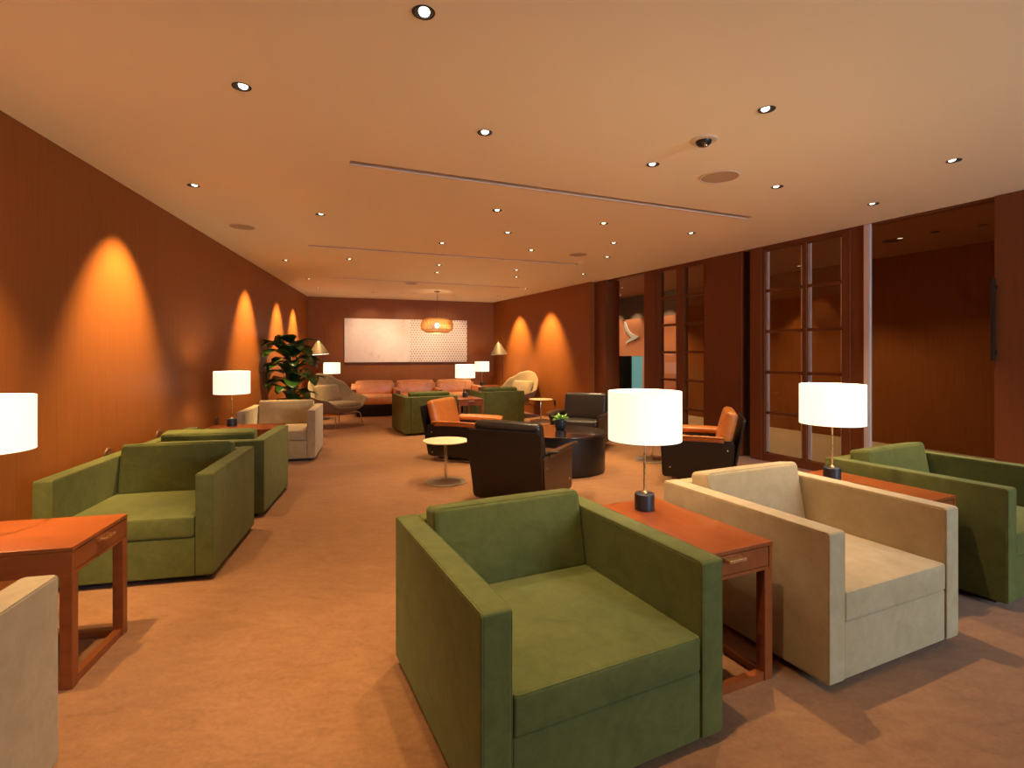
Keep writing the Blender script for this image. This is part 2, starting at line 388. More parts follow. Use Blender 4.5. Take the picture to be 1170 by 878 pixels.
def glass_door(name, px0, px1, cols, nrow, strips, top=2.745):
    a, b = s(px0), s(px1)
    bm = B(); y0, y1 = 0.035, 0.095
    zb, zt = 0.10, top
    box(bm, a, b, y0-0.02, y1+0.02, 0, zb); box(bm, a, b, y0-0.02, y1+0.02, zt, ZC)
    edges_ = [a]+[s(x) for c in cols for x in c]+[b]
    for i in range(0, len(edges_), 2): box(bm, edges_[i], edges_[i+1], y0-0.02, y1+0.02, zb, zt)
    for k in range(1, nrow):
        z = zb+(zt-zb)*k/nrow; box(bm, a+0.01, b-0.01, y0, y1, z-0.018, z+0.018)
    fr = struct(place_R(to_obj(name, bm, M['wall_dark'], None, False)))
    bm = B(); box(bm, edges_[1]-0.01, edges_[-2]+0.01, 0.062, 0.068, zb-0.01, zt+0.01); to_obj('glass_panes', bm, M['glass'], fr, False)
    if strips:
        bm = B()
        for c in cols:
            for x in c[:strips]:
                e = s(x); sg = 1 if x == c[0] else -1
                for k in range(nrow):
                    z0 = zb+(zt-zb)*k/nrow+0.02; z1 = zb+(zt-zb)*(k+1)/nrow-0.02
                    for q in (0.006, 0.030):
                        xa = e+sg*q; box(bm, min(xa, xa+sg*0.012), max(xa, xa+sg*0.012), 0.045, 0.060, z0, z1)
        to_obj('metal_beads', bm, M['steel'], fr, False)
    return fr
glass_door('door_1', 748, 805, [(752.5, 772), (780, 803)], 6, 0)
glass_door('door_2', 869.5, 987.5, [(872.5, 916), (920, 962)], 5, 2)
bm = B(); softbox(bm, (s(966), 0.065, ZC/2), (s(972)-s(962), 0.12, ZC-0.04), 0.003); struct(place_R(to_obj('trim_5', bm, M['wall_dark'])))
# door pull on the end panel
hp = s(1138)+0.02
t = thing('door_pull', 'long black vertical pull bar on the wooden panel at right', 'door handle'); place_R(t)
bm = B(); z0, z1 = 1.33, 2.06; box(bm, hp-0.03, hp-0.005, -0.075, -0.045, z0-0.0, z1); to_obj('bar', bm, M['black'], t, False)
bm = B(); box(bm, hp-0.02, hp+0.004, -0.05, -0.03, z0+0.06, z0+0.09); to_obj('mount', bm, M['black'], t, False)
bm = B(); box(bm, hp-0.02, hp+0.004, -0.05, -0.03, z1-0.09, z1-0.06); to_obj('mount', bm, M['black'], t, False)

# ---- corridor behind the partition
CW = 8.785-PN.dot(P0)                      # distance of the corridor wall
ZK = 2.90
bm = B(); v = [bm.verts.new(p) for p in ((-6.5, 0.16, 0.003), (S_END, 0.16, 0.003), (S_END, CW, 0.003), (-6.5, CW, 0.003))]; bm.faces.new(v)
struct(place_R(to_obj('floor', bm, M['stone'], None, False)))
bm = B(); box(bm, -6.5, S_END, 0.02, CW, ZK, ZK+0.05); struct(place_R(to_obj('ceiling', bm, M['corr_ceiling'], None, False)))
def cs(px):                                # distance along the corridor wall of a sight line
    k = (px-CX)/F_PX; Y = 8.785/(PN.x*k+PN.y); return (Vector((k*Y, Y))-P0).dot(PD)
bm = B(); box(bm, cs(776), S_END, CW, CW+0.1, 0, ZK); struct(place_R(to_obj('wall_corridor', bm, M['wall'], None, False)))
bm = B(); box(bm, -6.5, cs(776), CW+0.02, CW+0.12, 0, ZK); struct(place_R(to_obj('wall_reception', bm, M['grey'], None, False)))
bm = B(); box(bm, -6.5, -6.4, 0.0, CW, 0, ZK); box(bm, S_END, S_END+0.1, 0, CW, 0, ZK); struct(place_R(to_obj('wall_ends', bm, M['wall_dark'], None, False)))
bm = B(); box(bm, -6.5, s(676), 0.24, 0.30, 0, ZK); struct(place_R(to_obj('wall_hall', bm, M['grey'], None, False)))
# reception wall cladding, emblem, screen, lit panel
def corr_box(name, px0, px1, z0, z1, y0, y1, mat, label, cat, parent=None):
    bm = B(); softbox(bm, ((cs(px0)+cs(px1))/2, CW+(y0+y1)/2, (z0+z1)/2), (cs(px1)-cs(px0), y1-y0, z1-z0), 0.004)
    o = place_R(to_obj(name, bm, M[mat])); return tag(o, label, cat)
bm = B(); box(bm, cs(700), cs(776), CW-0.10, CW-0.005, 1.345, 2.30); box(bm, cs(738), cs(776), CW-0.10, CW-0.005, 0, 1.345)
struct(place_R(to_obj('trim_6', bm, M['salmon'], None, False)))
corr_box('reception_column', 693, 699.5, 0, ZK, -0.55, -0.15, 'grey', 'slim grey column standing left of the salmon reception wall', 'column')
corr_box('dark_screen', 701, 724.5, 0, 1.342, -0.10, -0.02, 'screen', 'tall black panel below the salmon wall in the reception', 'screen')
corr_box('lit_glass_panel', 725, 737.5, 0, 1.342, -0.09, -0.02, 'teal', 'teal lit glass panel beside the black panel in the reception', 'glass panel')
# white wing emblem
bm = B()
Yc = lambda px: 8.785/(PN.x*(px-CX)/F_PX+PN.y)
def em(px, py):
    return (cs(px), CAM_H+(HOR-py)*Yc(px)/F_PX)
outline = [(717.6, 368), (718.8, 367.6), (720.2, 372), (721.8, 376.5), (724.6, 380.2), (728.5, 382.6), (732, 384), (734.6, 384.8), (731, 387.6), (726.5, 389.6), (722.5, 391.2), (719.6, 392.8), (720.6, 390.4), (723.5, 387.8), (725.6, 386), (722.6, 382.4), (719.8, 378.8), (718.2, 374)]
prism(bm, [em(*p) for p in outline], lambda u, v_, t: (u, CW-0.104-t, v_), 0.0, 0.03)
tag(place_R(to_obj('wing_emblem', bm, M['white'], None, False)), 'white swept wing emblem mounted on the salmon reception wall', 'sign')
# corridor lights
def corr_light(k, sx, yy, label, power, half, target=None, big=False):
    r = 0.11 if big else 0.05
    p = P0+PD*sx+PN*yy
    t = thing('corridor_downlight', label, 'ceiling light', (p.x, p.y, ZK), 0, 'corridor downlights')
    bm = B(); lathe(bm, [(r*0.72, -0.001), (r, -0.003), (r, -0.010), (r*0.72, -0.010), (r*0.72, -0.001)], n=28); to_obj('trim_ring', bm, M['ring'], t)
    bm = B(); lathe(bm, [(0, -0.003), (r*0.72, -0.003), (r*0.72, -0.005), (0, -0.005)], n=28); to_obj('lens', bm, M['lens_dim'] if power else M['black'], t)
    if power:
        tg = P0+PD*(target[0])+PN*target[1] if target else p
        spot('corridor_lamp', (p.x, p.y, ZK-0.03), (tg.x, tg.y, target[2] if target else 0), power, half, 0.5, parent=t)
def cpt(px, py):
    Y = F_PX*(ZK-CAM_H)/(HOR-py); q = Vector(((px-CX)/F_PX*Y, Y))-P0; return q.dot(PD), q.dot(PN)
a, b = cpt(1019, 275); corr_light(0, a, b, 'large dark round fitting in the corridor ceiling beside the metal post', 0, 0, big=True)
a, b = cpt(1068, 265); corr_light(0, a, b, 'small faint fitting in the corridor ceiling, middle of three', 0, 0)
a, b = cpt(1123, 257); corr_light(0, a, b, 'dark round fitting in the corridor ceiling next to the right panel', 0, 0)
corr_light(0, cs(935), CW-0.5, 'corridor wall washer seen behind the wider glass door', P_COR*1.1, 30, (cs(935), CW, 1.1))
corr_light(0, cs(880), CW-1.3, 'corridor downlight over the pale floor behind the wider glass door', P_COR*4, 50)
corr_light(0, cs(715), CW-1.4, 'added corridor fill light before the wing emblem', P_REC, 60)  # added fill lamp, no known fitting; brightens the emblem end of the corridor
corr_light(0, cs(765), CW-1.4, 'added corridor fill light behind the narrow glass door', P_REC*1.6, 60)  # second added fill, lifts the dark wall seen through the narrow door
corr_light(0, cs(980), CW-1.3, 'corridor downlight over the pale floor behind the metal post', P_COR*5, 55)
corr_light(0, cs(1090), CW-1.3, 'corridor downlight hidden behind the right wooden panel edge', P_COR*2, 55)
for i, px in enumerate((706, 727, 764)):
    corr_light(0, cs(px), CW-0.5, ['first of the washers over the salmon wall, left of the emblem', 'washer over the salmon wall right of the emblem', 'washer over the salmon wall behind the narrow glass door'][i], P_REC*0.7, 32, (cs(px), CW, 1.5))

# ------------------------------------------------------------ ceiling fittings
def make_down(big=False):
    t = thing('recessed_downlight', '', 'ceiling light')
    bm = B(); r = HOLE_R
    lathe(bm, [(r*0.86, -0.002), (r, -0.004), (r+0.002, -0.001), (r, 0.001), (r-0.001, 0.045), (0, 0.046)], n=32); to_obj('housing', bm, M['baffle'], t)
    bm = B(); mt = Matrix.Rotation(R(-16), 3, 'X'); lathe(bm, [(0, 0.0), (0.022, 0.0), (0.024, 0.006), (0, 0.008)], (0, 0.014, 0.007), n=28, mtx=mt); to_obj('lens', bm, M['lens'], t)
    return t
proto = None
def pos_words(x, y):
    return x, y
down_labels = ['recessed downlight nearest the viewer, at the top edge of the photo', 'recessed downlight at upper left, near the left wall', 'recessed downlight before the middle of the nearest air slot', 'recessed downlight at upper right, nearer than the camera dome',
 'recessed downlight just left of the large round speaker', 'recessed downlight right of and beyond the large round speaker', 'recessed downlight farthest right in the ceiling', 'recessed downlight close to the wooden partition, above the metal post',
 'recessed downlight between the nearest and middle air slots, leftmost', 'recessed downlight beyond the middle of the nearest air slot', 'recessed downlight beyond the nearest slot, before the partition side', 'recessed downlight a little before the middle slot, at its right half',
 'recessed downlight just before the centre of the middle slot', 'recessed downlight just before the right end of the middle slot', 'recessed downlight right of the middle slot, before the small speaker', 'recessed downlight near the glass partition beyond the nearest slot end',
 'recessed downlight beyond the left part of the middle slot', 'nearer of two downlights in line before the pendant lamp', 'farther of two downlights in line before the pendant lamp', 'nearer of the pair of downlights beyond the right of the middle slot',
 'farther of the pair of downlights beyond the right of the middle slot', 'recessed downlight by the end of the right wooden wall', 'recessed downlight near the small round ceiling speaker',
 'recessed downlight above the foreground green armchair', 'recessed downlight over the aisle beside the viewer']
protod = make_down()
def put_down(i, px, py, label, aim=None, power=P_DOWN, half=37, blend=1.0):
    col = (1.0, 0.66, 0.25) if aim else WARM
    x, y = ceil_pt(px, py)
    if i == 0: o = protod; o.location = (x, y, ZC); o['label'] = label; o['group'] = 'recessed ceiling downlights'
    else: o = dup(protod, (x, y, ZC), 0, label, 'recessed ceiling downlights')
    spot('downlight_lamp', (x, y, ZC-0.012), aim or (x, y, 0), power, half, blend, col, parent=o)
ART_C = None
for i, (px, py) in enumerate(DOWN):
    put_down(i, px, py, down_labels[i], power=P_DOWN*(0.42 if py < 0 else 1.0))
wl = ['wall washer above the lamp at the lower left, just beyond the photo edge', 'left wall washer nearest the viewer, above the front green armchair row', 'left wall washer second from the viewer, by the wall', 'left wall washer third from the viewer, above the plant', 'left wall washer farthest away, by the back corner']
for i, (px, py) in enumerate(WASH_L):
    x, y = ceil_pt(px, py); w = LW0+LWD*((Vector((x, y))-LW0).dot(LWD)); put_down(1, px, py, wl[i], (w.x+0.02, w.y+(0.40 if i == 0 else 0), 1.25), P_WASH*(0.85 if i == 0 else 1), 33, 0.75)
wr = ['right wall washer nearer the viewer, beside the shortest slot end', 'right wall washer farthest away, by the back right corner']
rd = (RW_END-CR).normalized()
for i, (px, py) in enumerate(WASH_R):
    x, y = ceil_pt(px, py); w = CR+rd*((Vector((x, y))-CR).dot(rd)); put_down(1, px, py, wr[i], (w.x-0.02, w.y, 1.2), P_WASH, 33, 0.75)
# round ceiling speakers
def speaker(px, py, r, label):
    x, y = ceil_pt(px, py); t = thing('ceiling_speaker', label, 'speaker', (x, y, ZC), 0, 'round ceiling speakers')
    bm = B(); lathe(bm, [(r*0.93, -0.001), (r*0.93, -0.008), (r, -0.008), (r+0.004, -0.001)], n=48); to_obj('rim', bm, M['offwhite'], t)
    bm = B(); lathe(bm, [(0, -0.005), (r*0.93, -0.004)], n=48); to_obj('grille', bm, M['grille'], t)
speaker(822, 202, 0.15, 'largest round ceiling speaker, right of centre'); speaker(277, 259, 0.13, 'round ceiling speaker by the left wall'); speaker(660.7, 290.8, 0.13, 'round ceiling speaker beyond the middle slot end on the right')
speaker(470, 324, 0.13, 'small far round ceiling speaker left of the pendant cord')
x, y = ceil_pt(804, 160)
t = thing('security_camera', 'cream ceiling camera dome with black lens beside the large round speaker', 'camera', (x, y, ZC))
bm = B(); lathe(bm, [(0.088, 0), (0.086, -0.006), (0.070, -0.012), (0.052, -0.010)], n=40); to_obj('housing', bm, M['offwhite'], t)
bm = B(); lathe(bm, [(0.052, -0.008), (0.048, -0.024), (0.034, -0.038), (0.0, -0.045)], n=32); to_obj('dome', bm, M['black'], t)
bm = B(); lathe(bm, [(0.012, -0.040), (0.012, -0.050), (0, -0.050)], (0.008, -0.012, 0.002), n=20); to_obj('lens', bm, M['chrome'], t)

# ------------------------------------------------------------ armchairs
AW, AD, AH, AB = 0.94, 1.00, 0.66, 0.035
def edge_loop(bm, c, s_, r, axis, side, mtx=None, rr=0.0028, k=5):
    """thin piping along the perimeter of one face of a soft box"""
    b_, c_ = (axis+1) % 3, (axis+2) % 3; h = [x/2 for x in s_]; e = r*(1-0.7071); pts = []
    hb, hc = h[b_]-e, h[c_]-e
    for (sb, sc_) in ((1, 1), (-1, 1), (-1, -1), (1, -1)):
        a0 = {(1, 1): 0, (-1, 1): 90, (-1, -1): 180, (1, -1): 270}[(sb, sc_)]
        for q in range(k):
            t_ = R(a0+90*q/(k-1)); p = [0, 0, 0]; p[axis] = side*(h[axis]-e)
            p[b_] = sb*(hb-r)+r*math.cos(t_); p[c_] = sc_*(hc-r)+r*math.sin(t_)
            v = Vector(p); v = mtx @ v if mtx is not None else v; pts.append(v+Vector(c))
    pts.append(pts[0]); tube(bm, pts, rr, 6, False)
def make_armchair(mat, label, cat='armchair'):
    t = thing('cube_armchair', label, cat); m = M[mat]; T = 0.10
    for sx in (-1, 1):
        c, sz = (sx*(AW/2-T/2), 0, (AH+AB)/2), (T, AD, AH-AB)
        bm = B(); softbox(bm, c, sz, 0.013, n=4, seg=4); arm = to_obj('arm', bm, m, t)
        bm = B(); edge_loop(bm, c, sz, 0.013, 0, -1); edge_loop(bm, c, sz, 0.013, 0, 1); to_obj('piping', bm, m, arm)
    bm = B(); softbox(bm, (0, AD/2-T/2-0.001, (AH+AB)/2), (AW-2*T-0.002, T-0.003, AH-AB-0.004), 0.012, n=4, seg=4); to_obj('back_panel', bm, m, t)
    bm = B(); softbox(bm, (0, -0.055, (0.272+AB)/2), (AW-2*T-0.004, AD-0.125, 0.272-AB), 0.008, n=4); to_obj('base', bm, m, t)
    c, sz = (0, -0.115, 0.338), (AW-2*T-0.008, AD-0.235, 0.122)
    bm = B(); softbox(bm, c, sz, 0.012, (0, 0.003, 0.016), n=10, seg=4); sc_ = to_obj('seat_cushion', bm, m, t)
    bm = B(); edge_loop(bm, c, sz, 0.012, 2, 1); edge_loop(bm, c, sz, 0.012, 2, -1); to_obj('piping', bm, m, sc_)
    mt = Matrix.Rotation(R(-10), 3, 'X'); c, sz = (0, AD/2-T-0.095, 0.552), (AW-2*T-0.014, 0.135, 0.36)
    bm = B(); softbox(bm, c, sz, 0.024, (0.0, 0.022, 0.005), n=10, seg=5, mtx=mt)
    bc = to_obj('back_cushion', bm, m, t)
    bm = B(); edge_loop(bm, c, sz, 0.024, 1, -1, mt); edge_loop(bm, c, sz, 0.024, 1, 1, mt); to_obj('piping', bm, m, bc)
    bm = B(); box(bm, -AW/2+0.07, AW/2-0.07, -AD/2+0.08, AD/2-0.06, 0, AB+0.004); to_obj('plinth', bm, M['plinth'], t, False)
    return t
g = make_armchair('green', 'large green velvet cube armchair in the foreground centre, empty seat toward the viewer'); g.location = (0.116, 2.126, 0); g.rotation_euler.z = R(26.1); g['group'] = 'green cube armchairs'
dup(g, (2.865, 3.492, 0), 27.5, 'green velvet cube armchair at the far right edge, beyond the tan one')
dup(g, (-2.403, 3.60, 0), 13.0, 'green velvet cube armchair by the left wall facing the viewer behind the wooden table')
dup(g, (-2.676, 4.861, 0), 192.1, 'green cube armchair by the left wall seen from behind, back to back with another')
dup(g, (-1.596, 9.522, 0), 205, 'green velvet cube armchair seen from behind before the orange sofa, left of its small table')
dup(g, (-0.39, 10.752, 0), 205, 'green velvet cube armchair seen from behind before the right round shell chair')
a = make_armchair('tan', 'tan velvet cube armchair at right between two wooden lamp tables'); a.location = (1.512, 2.783, 0); a.rotation_euler.z = R(24.5); a['group'] = 'tan cube armchairs'
dup(a, (-3.143, 7.212, 0), 14.2, 'tan velvet cube armchair by the left wall in front of the tall plant')
# lower left tan chair, front right corner at (-1.51, 1.75), facing away
th = R(193.4); lc = Vector((-AW/2, -AD/2)); rc = Vector((lc.x*math.cos(th)-lc.y*math.sin(th), lc.x*math.sin(th)+lc.y*math.cos(th)))
dup(a, (-1.51-rc.x, 1.75-rc.y, 0), 193.4, 'tan velvet cube armchair cut off by the lower left corner of the photo')

# ------------------------------------------------------------ side tables of cherry wood
TW, TD, TH = 0.475, 0.757, 0.59
def make_table(label):
    t = thing('cherry_side_table', label, 'side table', group='cherry side tables'); m = M['cherry']; L = 0.046
    bm = B(); softbox(bm, (0, 0, TH-0.009), (TW, TD, 0.018), 0.003); to_obj('tabletop', bm, m, t)
    bm = B(); z0, z1 = TH-0.118, TH-0.0185
    box(bm, -TW/2+0.002, -TW/2+0.02, -TD/2+0.002, TD/2-0.002, z0, z1); box(bm, TW/2-0.02, TW/2-0.002, -TD/2+0.002, TD/2-0.002, z0, z1)
    box(bm, -TW/2+0.02, TW/2-0.02, TD/2-0.02, TD/2-0.002, z0, z1); box(bm, -TW/2+0.02, TW/2-0.02, -TD/2+0.004, -TD/2+0.02, z0, z0+0.014)
    box(bm, -TW/2+0.02, TW/2-0.02, -TD/2+0.02, TD/2-0.02, z0, z0+0.006); to_obj('apron', bm, m, t, False)
    bm = B(); softbox(bm, (0, -TD/2+0.012, (z0+0.016+z1-0.003)/2), (TW-0.046, 0.018, z1-0.003-z0-0.016), 0.002); d = to_obj('drawer', bm, m, t)
    bm = B(); softbox(bm, (0, -TD/2-0.014, z1-0.018), (0.095, 0.036, 0.012), 0.002); to_obj('drawer_pull', bm, M['brass'], d)
    for sx in (-1, 1):
        for sy in (-1, 1):
            bm = B(); softbox(bm, (sx*(TW/2-L/2-0.001), sy*(TD/2-L/2-0.001), z0/2), (L, L, z0), 0.003); to_obj('leg', bm, m, t)
    bm = B()
    for sx in (-1, 1): box(bm, sx*(TW/2-0.024)-0.017, sx*(TW/2-0.024)+0.017, -TD/2+L, TD/2-L, 0.0, 0.034)
    for sy in (-1, 1): box(bm, -TW/2+L, TW/2-L, sy*(TD/2-0.024)-0.017, sy*(TD/2-0.024)+0.017, 0.0, 0.034)
    to_obj('floor_rail', bm, m, t, False)
    return t
tb = make_table('cherry wood side table at the lower left, drawer facing the aisle'); tb.location = (-2.244, 2.32, 0); tb.rotation_euler.z = R(103.2)
TABLES = [((0.743, 2.493, 0), 25, 'cherry side table between the foreground green and tan armchairs'), ((2.141, 3.215, 0), 25.5, 'cherry side table between the tan armchair and the far right green one'),
 ((-2.946, 5.79, 0), 103, 'cherry side table by the left wall before the farther tan armchair'), ((-0.89, 9.72, 0), 25, 'cherry side table between the two green armchairs before the sofa'),
 ((-4.25, 12.15, 0), 18, 'cherry side table left of the orange sofa, behind the shell chair'), ((-0.55, 13.38, 0), 18, 'cherry side table in the far right corner beyond the sofa')]
for l, r_, lab in TABLES: dup(tb, l, r_, lab)
# ------------------------------------------------------------ drum table lamps
def make_lamp(label):
    t = thing('drum_table_lamp', label, 'table lamp', group='drum table lamps')
    bm = B(); lathe(bm, [(0, 0), (0.047, 0), (0.05, 0.003), (0.05, 0.080), (0.047, 0.084), (0, 0.084)], n=40); to_obj('lamp_base', bm, M['base_navy'], t)
    bm = B(); tube(bm, [(0, 0, 0.084), (0, 0, 0.60)], 0.006, 12); lathe(bm, [(0.014, 0.084), (0.014, 0.092), (0.006, 0.096)], n=20)
    for k in range(3): a_ = k*2*math.pi/3; tube(bm, [(0, 0, 0.598), (0.184*math.cos(a_), 0.184*math.sin(a_), 0.602)], 0.0025, 6)
    to_obj('lamp_pole', bm, M['brass'], t)
    bm = B(); r = 0.185; lathe(bm, [(r, 0.36), (r, 0.61), (r-0.004, 0.61), (r-0.004, 0.36), (r, 0.36)], n=64); sh = to_obj('lamp_shade', bm, M['shade'], t)
    bm = B(); lathe(bm, [(0, 0.42), (0.026, 0.435), (0.032, 0.46), (0.022, 0.49), (0.014, 0.51), (0, 0.512)], n=24); to_obj('bulb', bm, M['bulb'], t)
    return t
LAMPS = [((-2.40, 2.38), 'drum table lamp cut off by the left edge of the photo'), ((0.684, 2.71), 'drum table lamp beside the foreground green armchair, largest of all'), ((2.03, 3.33), 'drum table lamp beyond the tan armchair at right'),
 ((-3.12, 5.85), 'drum table lamp by the left wall near the plant'), ((-0.874, 9.80), 'drum table lamp between the two green armchairs before the sofa'), ((-4.1, 11.95), 'drum table lamp left of the orange sofa, partly behind leaves'), ((-0.77, 13.48), 'farthest drum table lamp, in the back right corner')]
lp = None
for (x, y), lab in LAMPS:
    if lp is None: lp = make_lamp(lab); lp.location = (x, y, TH); o = lp
    else: o = dup(lp, (x, y, TH), 0, lab)
for (x, y), lab in LAMPS:
    l = bpy.data.lights.new('lamp_light', 'POINT'); l.energy = P_LAMP; l.color = (1.0, 0.74, 0.44); l.shadow_soft_size = 0.045
    q = bpy.data.objects.new('lamp_light', l); q.location = (x, y, TH+0.475); COL.objects.link(q)

# ------------------------------------------------------------ moulded shell lounge chairs
def make_lounge(name_label, leather, shell, shell_side):
    t = thing('shell_lounge_chair', name_label, 'lounge chair', group='leather shell lounge chairs')
    W, D = 0.73, 0.70; z0 = 0.065
    prof = round_poly([(-D/2, z0), (D/2, z0), (D/2+0.03, 0.40), (D/2+0.02, 0.475), (-D/2-0.02, 0.495)], 0.045)
    for sx in (-1, 1):
        bm = B(); prism(bm, prof, lambda u, v_, tt: (sx*tt, u, v_), W/2-0.022, W/2); to_obj('side_panel', bm, shell_side, t, False)
        # leather arm pad flaring outward over the panel edge
        bm = B(); rows = []
        for (x_, z_) in ((W/2-0.03, 0.455), (W/2-0.03, 0.492), (W/2-0.015, 0.512), (W/2+0.02, 0.520), (W/2+0.075, 0.528), (W/2+0.082, 0.518), (W/2+0.075, 0.508), (W/2+0.02, 0.498), (W/2+0.002, 0.480), (W/2+0.002, 0.455)):
            rows.append([bm.verts.new((sx*(x_ - (0.05 if abs(y_) > 0.9 and x_ > W/2+0.05 else 0)), -0.03+y_*(D/2+0.02), z_+0.006*math.cos(y_*2))) for y_ in (-1, -0.97, -0.8, -0.4, 0, 0.4, 0.7, 0.82)])
        n = len(rows)
        for i in range(n):
            for j in range(7): bm.faces.new((rows[i][j], rows[i][j+1], rows[(i+1) % n][j+1], rows[(i+1) % n][j]))
        bm.faces.new([r_[0] for r_ in rows]); bm.faces.new([r_[-1] for r_ in rows][::-1]); to_obj('arm_pad', bm, leather, t)
    # back panel leaning backward
    lean = lambda z: D/2+0.005+max(0, z-0.20)*0.22
    bm = B(); pr = round_poly([(-W/2+0.02, z0), (W/2-0.02, z0), (W/2+0.005, 0.71), (-W/2-0.005, 0.71)], 0.04)
    prism(bm, pr, lambda u, v_, tt: (u, lean(v_)+tt, v_), 0.0, 0.020); to_obj('back_shell', bm, shell, t, False)
    bm = B(); mt = Matrix.Rotation(R(-14), 3, 'X'); softbox(bm, (0, D/2-0.035, 0.575), (W-0.06, 0.12, 0.42), 0.048, (0.004, 0.022, 0.006), n=10, seg=5, mtx=mt); to_obj('back_cushion', bm, leather, t)
    bm = B(); mt = Matrix.Rotation(R(5), 3, 'X'); softbox(bm, (0, -0.06, 0.355), (W-0.055, D-0.13, 0.13), 0.045, (0, 0.010, 0.020), n=10, seg=5, mtx=mt.inverted()); to_obj('seat_cushion', bm, leather, t)
    bm = B(); box(bm, -W/2+0.022, W/2-0.022, -D/2+0.06, D/2, 0.17, 0.29); to_obj('seat_shell', bm, shell, t, False)
    bm = B()
    for sx in (-1, 1): tube(bm, [(sx*(W/2-0.05), D/2-0.05, 0.070), (sx*(W/2-0.05), D/2-0.06, 0.012), (sx*(W/2-0.05), 0, 0.009), (sx*(W/2-0.05), -D/2+0.06, 0.012), (sx*(W/2-0.05), -D/2+0.05, 0.070)], 0.009, 8)
    to_obj('skid_foot', bm, M['chrome'], t)
    bm = B()
    mtx = Matrix.Rotation(R(90), 3, 'Y'); mty = Matrix.Rotation(R(90), 3, 'X')
    for sx in (-1, 1):
        for (y_, z_) in ((D/2-0.055, 0.11), (-D/2+0.08, 0.17), (D/2-0.04, 0.375)): lathe(bm, [(0.010, -0.004), (0.010, 0.002), (0.006, 0.004), (0, 0.004)], (sx*(W/2+0.001), y_, z_), 14, Matrix.Rotation(R(90*sx), 3, 'Y'))
        lathe(bm, [(0.010, -0.004), (0.010, 0.002), (0.006, 0.004), (0, 0.004)], (sx*(W/2-0.08), D/2+0.027, 0.13), 14, Matrix.Rotation(R(-90), 3, 'X'))
    to_obj('metal_stud', bm, M['chrome'], t)
    return t
k2 = make_lounge('black leather shell lounge chair seen from behind, nearest the foreground green armchair', M['black_leather'], M['black'], M['brown_shell']); k2.location = (0.116, 5.08, 0); k2.rotation_euler.z = R(154.5)
dup(k2, (1.03, 7.90, 0), -22, 'black leather shell lounge chair facing the viewer beyond the round black table')
k1 = make_lounge('orange leather shell lounge chair left of the round black table', M['orange'], M['black'], M['black']); k1.location = (-0.636, 7.10, 0); k1.rotation_euler.z = R(70)
dup(k1, (2.084, 5.943, 0), -109, 'orange leather shell lounge chair right of the round black table, turned left')

# ------------------------------------------------------------ round black coffee table, succulent
t = thing('drum_coffee_table', 'round black drum coffee table in the middle of the lounge chairs', 'coffee table', (0.585, 6.38, 0))
bm = B(); lathe(bm, [(0, 0.438), (0.545, 0.438), (0.55, 0.442), (0.55, 0.456), (0.546, 0.460), (0, 0.460)], n=72); to_obj('tabletop', bm, M['table_black'], t)
bm = B(); lathe(bm, [(0.50, 0.0), (0.535, 0.004), (0.538, 0.02), (0.538, 0.437), (0.53, 0.4375)], n=72); to_obj('drum', bm, M['black'], t)
t = thing('potted_succulent', 'small green succulent in a black pot on the round black table', 'potted plant', (0.60, 6.49, 0.46))
bm = B(); lathe(bm, [(0, 0.0), (0.052, 0.0), (0.060, 0.01), (0.070, 0.05), (0.071, 0.10), (0.064, 0.132), (0.058, 0.132), (0.062, 0.10), (0.055, 0.115), (0, 0.115)], n=36); to_obj('pot', bm, M['base_navy'], t)
def leaf(bm, root, az, el, L, W, bend, n=6, fold=0.25, ragged=0):
    """curved leaf with a folded midrib"""
    d = Vector((math.cos(az), math.sin(az), 0)); side = Vector((-math.sin(az), math.cos(az), 0)); p = Vector(root); e = el; rows = []
    for i in range(n+1):
        u = i/n; w = W*math.sin(math.pi*min(1, u*0.94+0.05))**0.7*(1-0.25*u) if i < n else 0.0
        if ragged: w *= 1+random.uniform(-ragged, ragged)
        up = Vector((0, 0, 1))*math.cos(e)-d*math.sin(e)
        rows.append((bm.verts.new(p-side*w+up*w*fold), bm.verts.new(p), bm.verts.new(p+side*w+up*w*fold)))
        p = p+(d*math.cos(e)+Vector((0, 0, 1))*math.sin(e))*L/n; e -= bend/n
    for a_, b_ in zip(rows, rows[1:]):
        for j in (0, 1):
            bm.faces.new((a_[j], a_[j+1], b_[j+1], b_[j]))
def leaf_obj(name, bm, mat, t, th=0.0015):
    bmesh.ops.remove_doubles(bm, verts=bm.verts, dist=1e-5); o = to_obj(name, bm, mat, t, True, False); so = o.modifiers.new('thick', 'SOLIDIFY'); so.thickness = th; return o
bm = B()
for k in range(34):
    a_ = k*2.399; q = k/34; leaf(bm, (0.02*math.cos(a_), 0.02*math.sin(a_), 0.115), a_, R(75-60*q), 0.07+0.045*random.random(), 0.012, R(30), 5)
leaf_obj('foliage', bm, M['succulent'], t, 0.003)
bm = B(); lathe(bm, [(0, 0.117), (0.05, 0.116)], n=20); to_obj('soil', bm, M['soil'], t)

